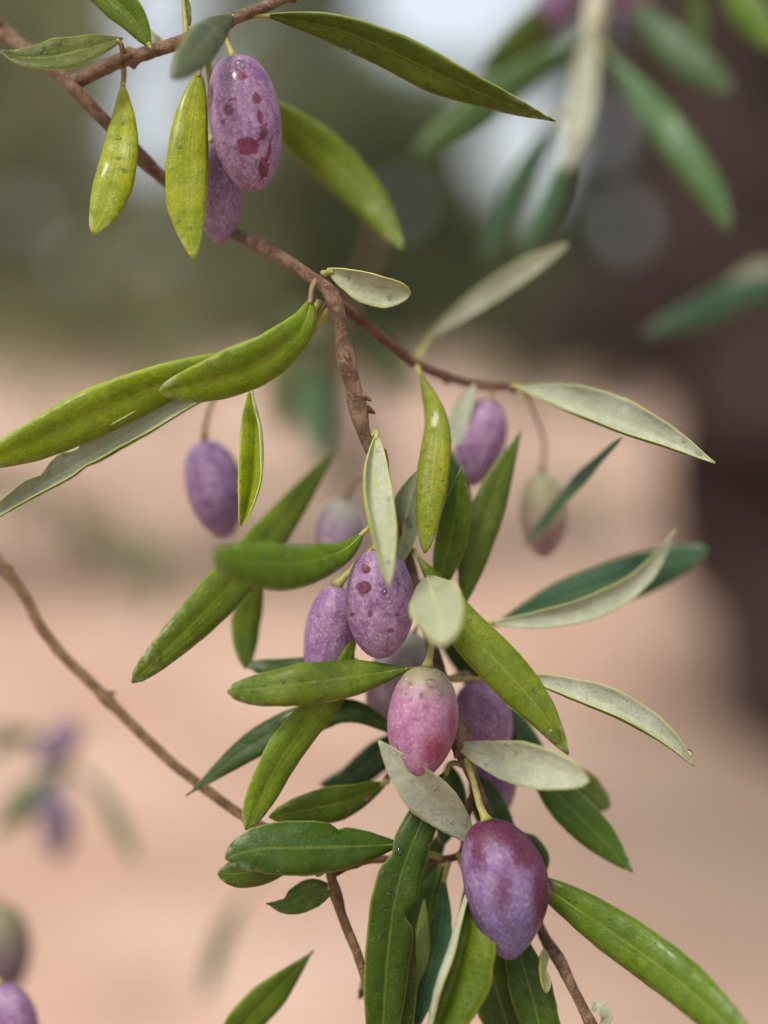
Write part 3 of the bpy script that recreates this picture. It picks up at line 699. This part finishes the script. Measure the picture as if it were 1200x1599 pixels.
leaf(br, [(812, 1056, 8), (880, 1078, 5), (960, 1108, 2), (1030, 1148, 1), (1085, 1196, 0)], 32, Gr, face='under', roll=-8, fold=-.1, curl=-.6, edge=(-1, -1.8), wav=.12, pt=.8, pet=[(740, 1060, 9), (690, 1060, 9)], label='narrow silver leaf with a water bead at its tip', drops=[(.95, .5, 9, 'u')])
leaf(br, [(712, 1163, 3), (770, 1181, -2), (850, 1199, -9), (921, 1219, -15)], 37, Gr, face='under', roll=6, fold=-.15, curl=-.45, vm=.6, pt=.55, label='silver leaf with blurred tip between the pink and the lowest olive')
leaf(br, [(742, 1318, 3), (700, 1270, 0), (648, 1222, -4), (592, 1157, -6)], 36, Gy, face='under', roll=-8, fold=-.1, curl=-.4, vm=.5, pt=.85, pet=[(744, 1330, 8)], label='grey underside leaf crossing below the pink olive')
leaf(br, [(828, 1195, 14), (880, 1250, 13), (932, 1302, 12), (988, 1362, 11)], 35, (.05, .105, .012), roll=-12, fold=.2, vm=.45, pt=.8, pet=False)
leaf(br, [(872, 1195, 18), (915, 1232, 18), (952, 1262, 18)], 26, (.09, .15, .012), roll=-6, pet=False, pt=.5)
leaf(br, [(770, 1090, 16), (800, 1135, 17), (850, 1190, 17)], 26, Tl, roll=10, pet=False)
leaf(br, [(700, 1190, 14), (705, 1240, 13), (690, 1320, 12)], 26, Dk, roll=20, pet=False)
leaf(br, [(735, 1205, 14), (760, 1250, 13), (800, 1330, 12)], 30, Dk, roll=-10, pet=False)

# ================================================================== the thin branch from the left
b2 = root('olive_branch', P(-10, 865, 22))
tag(b2, 'thin bare olive branch crossing the lower left in front of the tan ground', 'branch', 'olive branches')
stem(b2, [(-30, 840, 24), (0, 878, 22), (40, 935, 21), (78, 1000, 20), (150, 1075, 19), (215, 1140, 18), (262, 1185, 17), (320, 1232, 15), (380, 1274, 12), (450, 1312, 9), (508, 1346, 6), (520, 1375, 5), (532, 1425, 5), (560, 1495, 5), (578, 1560, 6), (590, 1650, 7)], 8.8, 7, M_BARKT, n=140, nodes=7)

# ================================================================== blurred branches further back
b3 = root('olive_branch', P(935, -60, 70))
tag(b3, 'blurred leafy branch hanging at the upper right', 'branch', 'olive branches')
stem(b3, [(940, -80, 72), (932, 0, 70), (922, 90, 68), (905, 170, 66), (892, 225, 64)], 17, 11, stalk_mat('tan_twig', (.30, .27, .18), (.42, .38, .28)), n=30, nodes=2, buds=False)
for a in (([(905, -40, 72), (830, 50, 74), (745, 118, 76)], 33, (.055, .10, .022)), ([(905, 62, 68), (800, 135, 66), (725, 195, 64), (645, 246, 62)], 32, (.06, .13, .042)),
          ([(945, 80, 66), (1010, 160, 62), (1070, 240, 58), (1110, 300, 56), (1142, 362, 55)], 31, (.055, .12, .042)), ([(985, 0, 74), (1050, 70, 70), (1100, 110, 68), (1142, 146, 67)], 33, (.05, .105, .045)),
          ([(1120, -50, 70), (1170, 20, 66), (1212, 78, 64)], 30, (.085, .165, .015)), ([(862, 190, 66), (805, 295, 68), (755, 410, 70)], 21, (.05, .11, .06)), ([(1085, -40, 76), (1092, 40, 76), (1090, 90, 76)], 16, (.05, .10, .02))):
    leaf(b3, a[0], a[1], a[2], roll=rng.uniform(-12, 12), vm=.55, pt=.6, n=20, m=8)
leaf(b3, [(926, 40, 66), (900, 200, 64), (878, 270, 63)], 24, Gy, face='under', n=20, m=8)
leaf(b3, [(892, 225, 66), (862, 310, 67), (818, 400, 68)], 20, (.06, .125, .065), n=20, m=8)
b4 = root('olive_branch', P(1260, 400, 75))
tag(b4, 'blurred teal-green spray at the right edge before the dark trunk', 'branch', 'olive branches')
stem(b4, [(1300, 330, 76), (1260, 410, 75), (1235, 520, 74), (1215, 640, 73)], 8, 5, M_BARKR, n=24, nodes=2, buds=False)
leaf(b4, [(1258, 425, 76), (1160, 460, 75), (1085, 492, 74), (1003, 522, 73)], 28, (.04, .09, .06), n=20, m=8, pt=.8)
leaf(b4, [(1245, 440, 80), (1195, 430, 82), (1130, 455, 84)], 26, Gy, face='under', n=20, m=8)
b5 = root('olive_branch', P(60, 1120, 125))
tag(b5, 'blurred sprig with purple fruit floating over the tan ground at the lower left', 'branch', 'olive branches')
stem(b5, [(-80, 1130, 128), (0, 1140, 126), (60, 1150, 125), (100, 1190, 125), (85, 1235, 125)], 5, 4, M_BARKR, n=24, nodes=2, buds=False)
for pts, w in (([(110, 1200, 125), (50, 1245, 124), (-10, 1300, 123)], 26), ([(110, 1195, 125), (160, 1240, 127), (215, 1350, 100)], 13), ([(380, 1405, 120), (345, 1470, 122), (318, 1560, 124)], 14), ([(-20, 1175, 126), (30, 1150, 126), (60, 1142, 125)], 16)):
    leaf(b5, pts, w, (.09, .13, .06), n=18, m=8, pet=(True if w != 14 else [(388, 1390, 120), (420, 1352, 120), (470, 1320, 120)]))
b6 = root('olive_branch', P(600, 340, 150))
tag(b6, 'dark green out-of-focus shoot hanging behind the middle of the branch', 'branch', 'olive branches')
stem(b6, [(600, 340, 150), (560, 450, 145), (510, 540, 141), (500, 640, 132)], 6, 4, M_BARKR, n=24, nodes=2, buds=False)
for pts, w, c in (([(505, 560, 140), (490, 630, 130), (500, 715, 120)], 30, (.045, .09, .04)), ([(510, 545, 142), (450, 600, 148), (440, 680, 150)], 34, (.10, .12, .07)), ([(540, 480, 146), (600, 560, 150), (640, 640, 152)], 24, (.06, .09, .045)), ([(520, 520, 142), (470, 510, 148), (400, 540, 155)], 28, (.05, .09, .04))):
    leaf(b6, pts, w, c, n=18, m=8)

b7 = root('olive_branch', P(-60, 690, 420))
tag(b7, 'faint grey-green spray hanging over the pale ground at the left edge', 'branch', 'olive branches')
stem(b7, [(-220, 560, 430), (-60, 690, 420), (60, 760, 415), (170, 800, 420), (260, 860, 425)], 4, 2, M_BARKR, n=24, nodes=2, buds=False)
_h = random.Random(5)
for k in range(16):
    u = k / 15
    x, y = -60 + 330 * u, 690 + 175 * u
    a = _h.uniform(.9, 2.3); L = _h.uniform(70, 120)
    leaf(b7, [(x, y, 420), (x + L * .5 * math.cos(a), y + L * .5 * math.sin(a), 418 + _h.uniform(-10, 10)), (x + L * math.cos(a), y + L * math.sin(a), 420)], 12, (.10, .13, .075), roll=_h.uniform(-40, 40), n=14, m=6, mid=False)

# ================================================================== the fruit
MAUVE, PURP, PINK = (.29, .135, .30), (.25, .12, .33), (.42, .17, .34)
O_A = olive_mat('bloomy_mauve_skin', (.155, .072, .145), (.10, .032, .075), .55, dots=.9)
O_B = olive_mat('mauve_pink_skin', (.175, .078, .165), (.12, .035, .08), .6, dots=.8, seed=.3)
O_C = olive_mat('pink_ripening_skin', (.265, .098, .190), (.20, .04, .095), .55, green=.22, gcol=(.20, .195, .085), dots=1.3, blush=(.15, .010, .022), seed=.7)
O_D = olive_mat('violet_blue_skin', (.135, .066, .165), (.060, .009, .032), .3, dots=.5, blush=(.060, .001, .012), seed=1.1, blue=.85)
O_E = olive_mat('violet_skin', (.125, .050, .135), (.088, .018, .051), .7, dots=.2, seed=1.7)
O_F = olive_mat('half_green_skin', (.230, .120, .135), (.20, .085, .085), .6, green=.66, gcol=(.215, .21, .10), dots=.3, seed=2.3)
O_G = olive_mat('pale_lilac_skin', (.215, .155, .195), (.155, .10, .125), .7, green=.3, gcol=(.26, .255, .19), dots=.3, seed=2.9)
O_I = olive_mat('dusky_purple_skin', (.075, .042, .080), (.05, .018, .035), .7, dots=.1, seed=4.1)
O_H = olive_mat('dull_brown_purple_skin', (.060, .030, .035), (.04, .015, .018), .6, green=.4, gcol=(.14, .13, .06), dots=.1, seed=3.3)
olive((366, 87, 0), (398, 299, -2), 56, O_A, 'mauve olive with dark wet spots, at the top beside the hanging yellow-green leaves', tip=.15, skew=-.08,
      stalk=[(358, 72, 1), (352, 50, 1), (362, 30, 0)], wet=[(357, 172, 7, 10), (387, 228, 19, 14), (405, 183, 5, 12), (412, 205, 5, 18), (421, 232, 4, 15), (363, 156, 5, 5), (402, 155, 8, 10), (412, 262, 9, 18), (346, 192, 4, 5), (374, 118, 13, 8), (327, 150, 7, 20)],
      drops=[(357, 172, 6), (372, 104, 10), (405, 152, 5), (325, 222, 5), (408, 205, 7)])
olive((333, 222, 10), (345, 381, 9), 38, O_A, 'small mauve olive half hidden behind the uppermost olive', stalk=[(332, 190, 12), (325, 100, 8), (310, 60, 3)])
olive((318, 686, 27), (352, 840, 27), 45, O_E, 'blurred violet olive alone at the left of the branch', tip=.5, stalk=[(325, 650, 27), (345, 610, 24), (390, 580, 18), (470, 520, 8), (512, 470, 2)])
olive((765, 622, 26), (733, 760, 26), 39, O_B, 'pink-purple olive blurred behind the upright leaf, right of the centre', stalk=[(770, 606, 26)])
olive((846, 736, 34), (850, 874, 34), 38, O_F, 'half-green half-pink olive crossed by a dark teal leaf', stalk=[(850, 690, 32), (832, 640, 26), (815, 607, 22)])
olive((590, 856, 0), (594, 1029, 0), 54, O_B, 'mauve olive at the very centre dotted with water beads', tip=.2, skew=-.02, stalk=[(600, 830, 4), (616, 815, 8)],
      wet=[(568, 918, 12, 10), (573, 889, 7, 7), (600, 925, 5, 6), (580, 958, 5, 7), (550, 960, 4, 4), (610, 985, 6, 4), (622, 960, 4, 6)],
      drops=[(570, 890, 8), (568, 917, 11), (602, 928, 8), (562, 943, 4), (566, 1005, 4), (596, 985, 3), (632, 905, 4)])
olive((526, 912, 9), (503, 1085, 9), 42, O_B, 'mauve olive tucked behind the centre one on its left', stalk=[(545, 895, 10), (610, 840, 9), (640, 870, 11)])
olive((668, 1038, -1), (648, 1220, -2), 55, O_C, 'pink olive with a greenish top and red lower side, frosted with pale dots', tip=.4, skew=-.04,
      stalk=[(672, 1020, 2), (674, 995, 6), (668, 970, 11)], rub=[(682, 1170, 30, 36, .75), (650, 1222, 34, 22, .7), (706, 1130, 10, 40, .7)], drops=[(673, 1067, 9), (658, 1085, 4)])
olive((742, 1062, 15), (764, 1200, 15), 47, O_B, 'purple olive behind the pink one on its right', stalk=[(725, 1050, 14), (695, 1062, 10)])
olive((762, 1150, 19), (775, 1280, 19), 38, O_E, 'dim purple olive under the blurred-tip silver leaf', stalk=[(750, 1130, 16), (712, 1150, 6)])
olive((760, 1277, -3), (798, 1499, -3), 67, O_D, 'largest olive, lowest on the branch, dark red shading into dusty blue at its point', tip=.72, skew=.02, bend=.2,
      stalk=[(750, 1258, -1), (738, 1215, 1), (718, 1158, 3)], rub=[(785, 1280, 80, 40, 1.5), (828, 1318, 34, 40, 1.4), (852, 1385, 18, 75, 1.3), (748, 1325, 16, 40, .85), (785, 1395, 18, 55, .68), (808, 1340, 16, 30, .65), (800, 1450, 40, 30, .4)],
      drops=[(759, 1341, 5), (820, 1350, 4), (823, 1367, 4), (857, 1385, 13)])
olive((537, 776, 30), (520, 890, 30), 40, O_G, 'pale greenish lilac olive blurred between two green leaves', stalk=[(560, 750, 24), (598, 742, 4)])
olive((648, 985, 17), (592, 1140, 17), 48, O_G, 'washed-out grey-lilac olive showing behind the level green leaf', stalk=[(655, 975, 14), (662, 966, 11)])
fg = 'out-of-focus olives in the background'
olive((125, 1130, 125), (55, 1195, 125), 27, O_I, 'blurred purple olive, upper of two on the left sprig', group=fg, stalk=[(108, 1150, 125), (100, 1190, 125)])
olive((82, 1225, 125), (94, 1345, 125), 27, O_I, 'blurred dark purple olive, lower of two on the left sprig', group=fg, stalk=[(90, 1205, 125), (85, 1235, 125)])
olive((-2, 1410, 60), (12, 1555, 60), 42, O_H, 'blurred green-brown olive cut by the left edge near the bottom', group=fg, stalk=[(-20, 1380, 62), (-60, 1330, 70)])
olive((2, 1535, 22), (25, 1690, 22), 46, O_B, 'bright purple olive in the bottom left corner', group=fg, stalk=[(-10, 1515, 24), (-40, 1470, 28)])
olive((890, -60, 74), (862, 40, 72), 38, O_E, 'blurred purple olive left of the tan twig at the top edge', group=fg, stalk=[(915, -70, 72), (936, -40, 71)])
olive((975, -80, 76), (985, 22, 76), 44, O_B, 'blurred pinkish olive right of the tan twig at the top edge', group=fg, stalk=[(955, -85, 74), (938, -60, 72)])
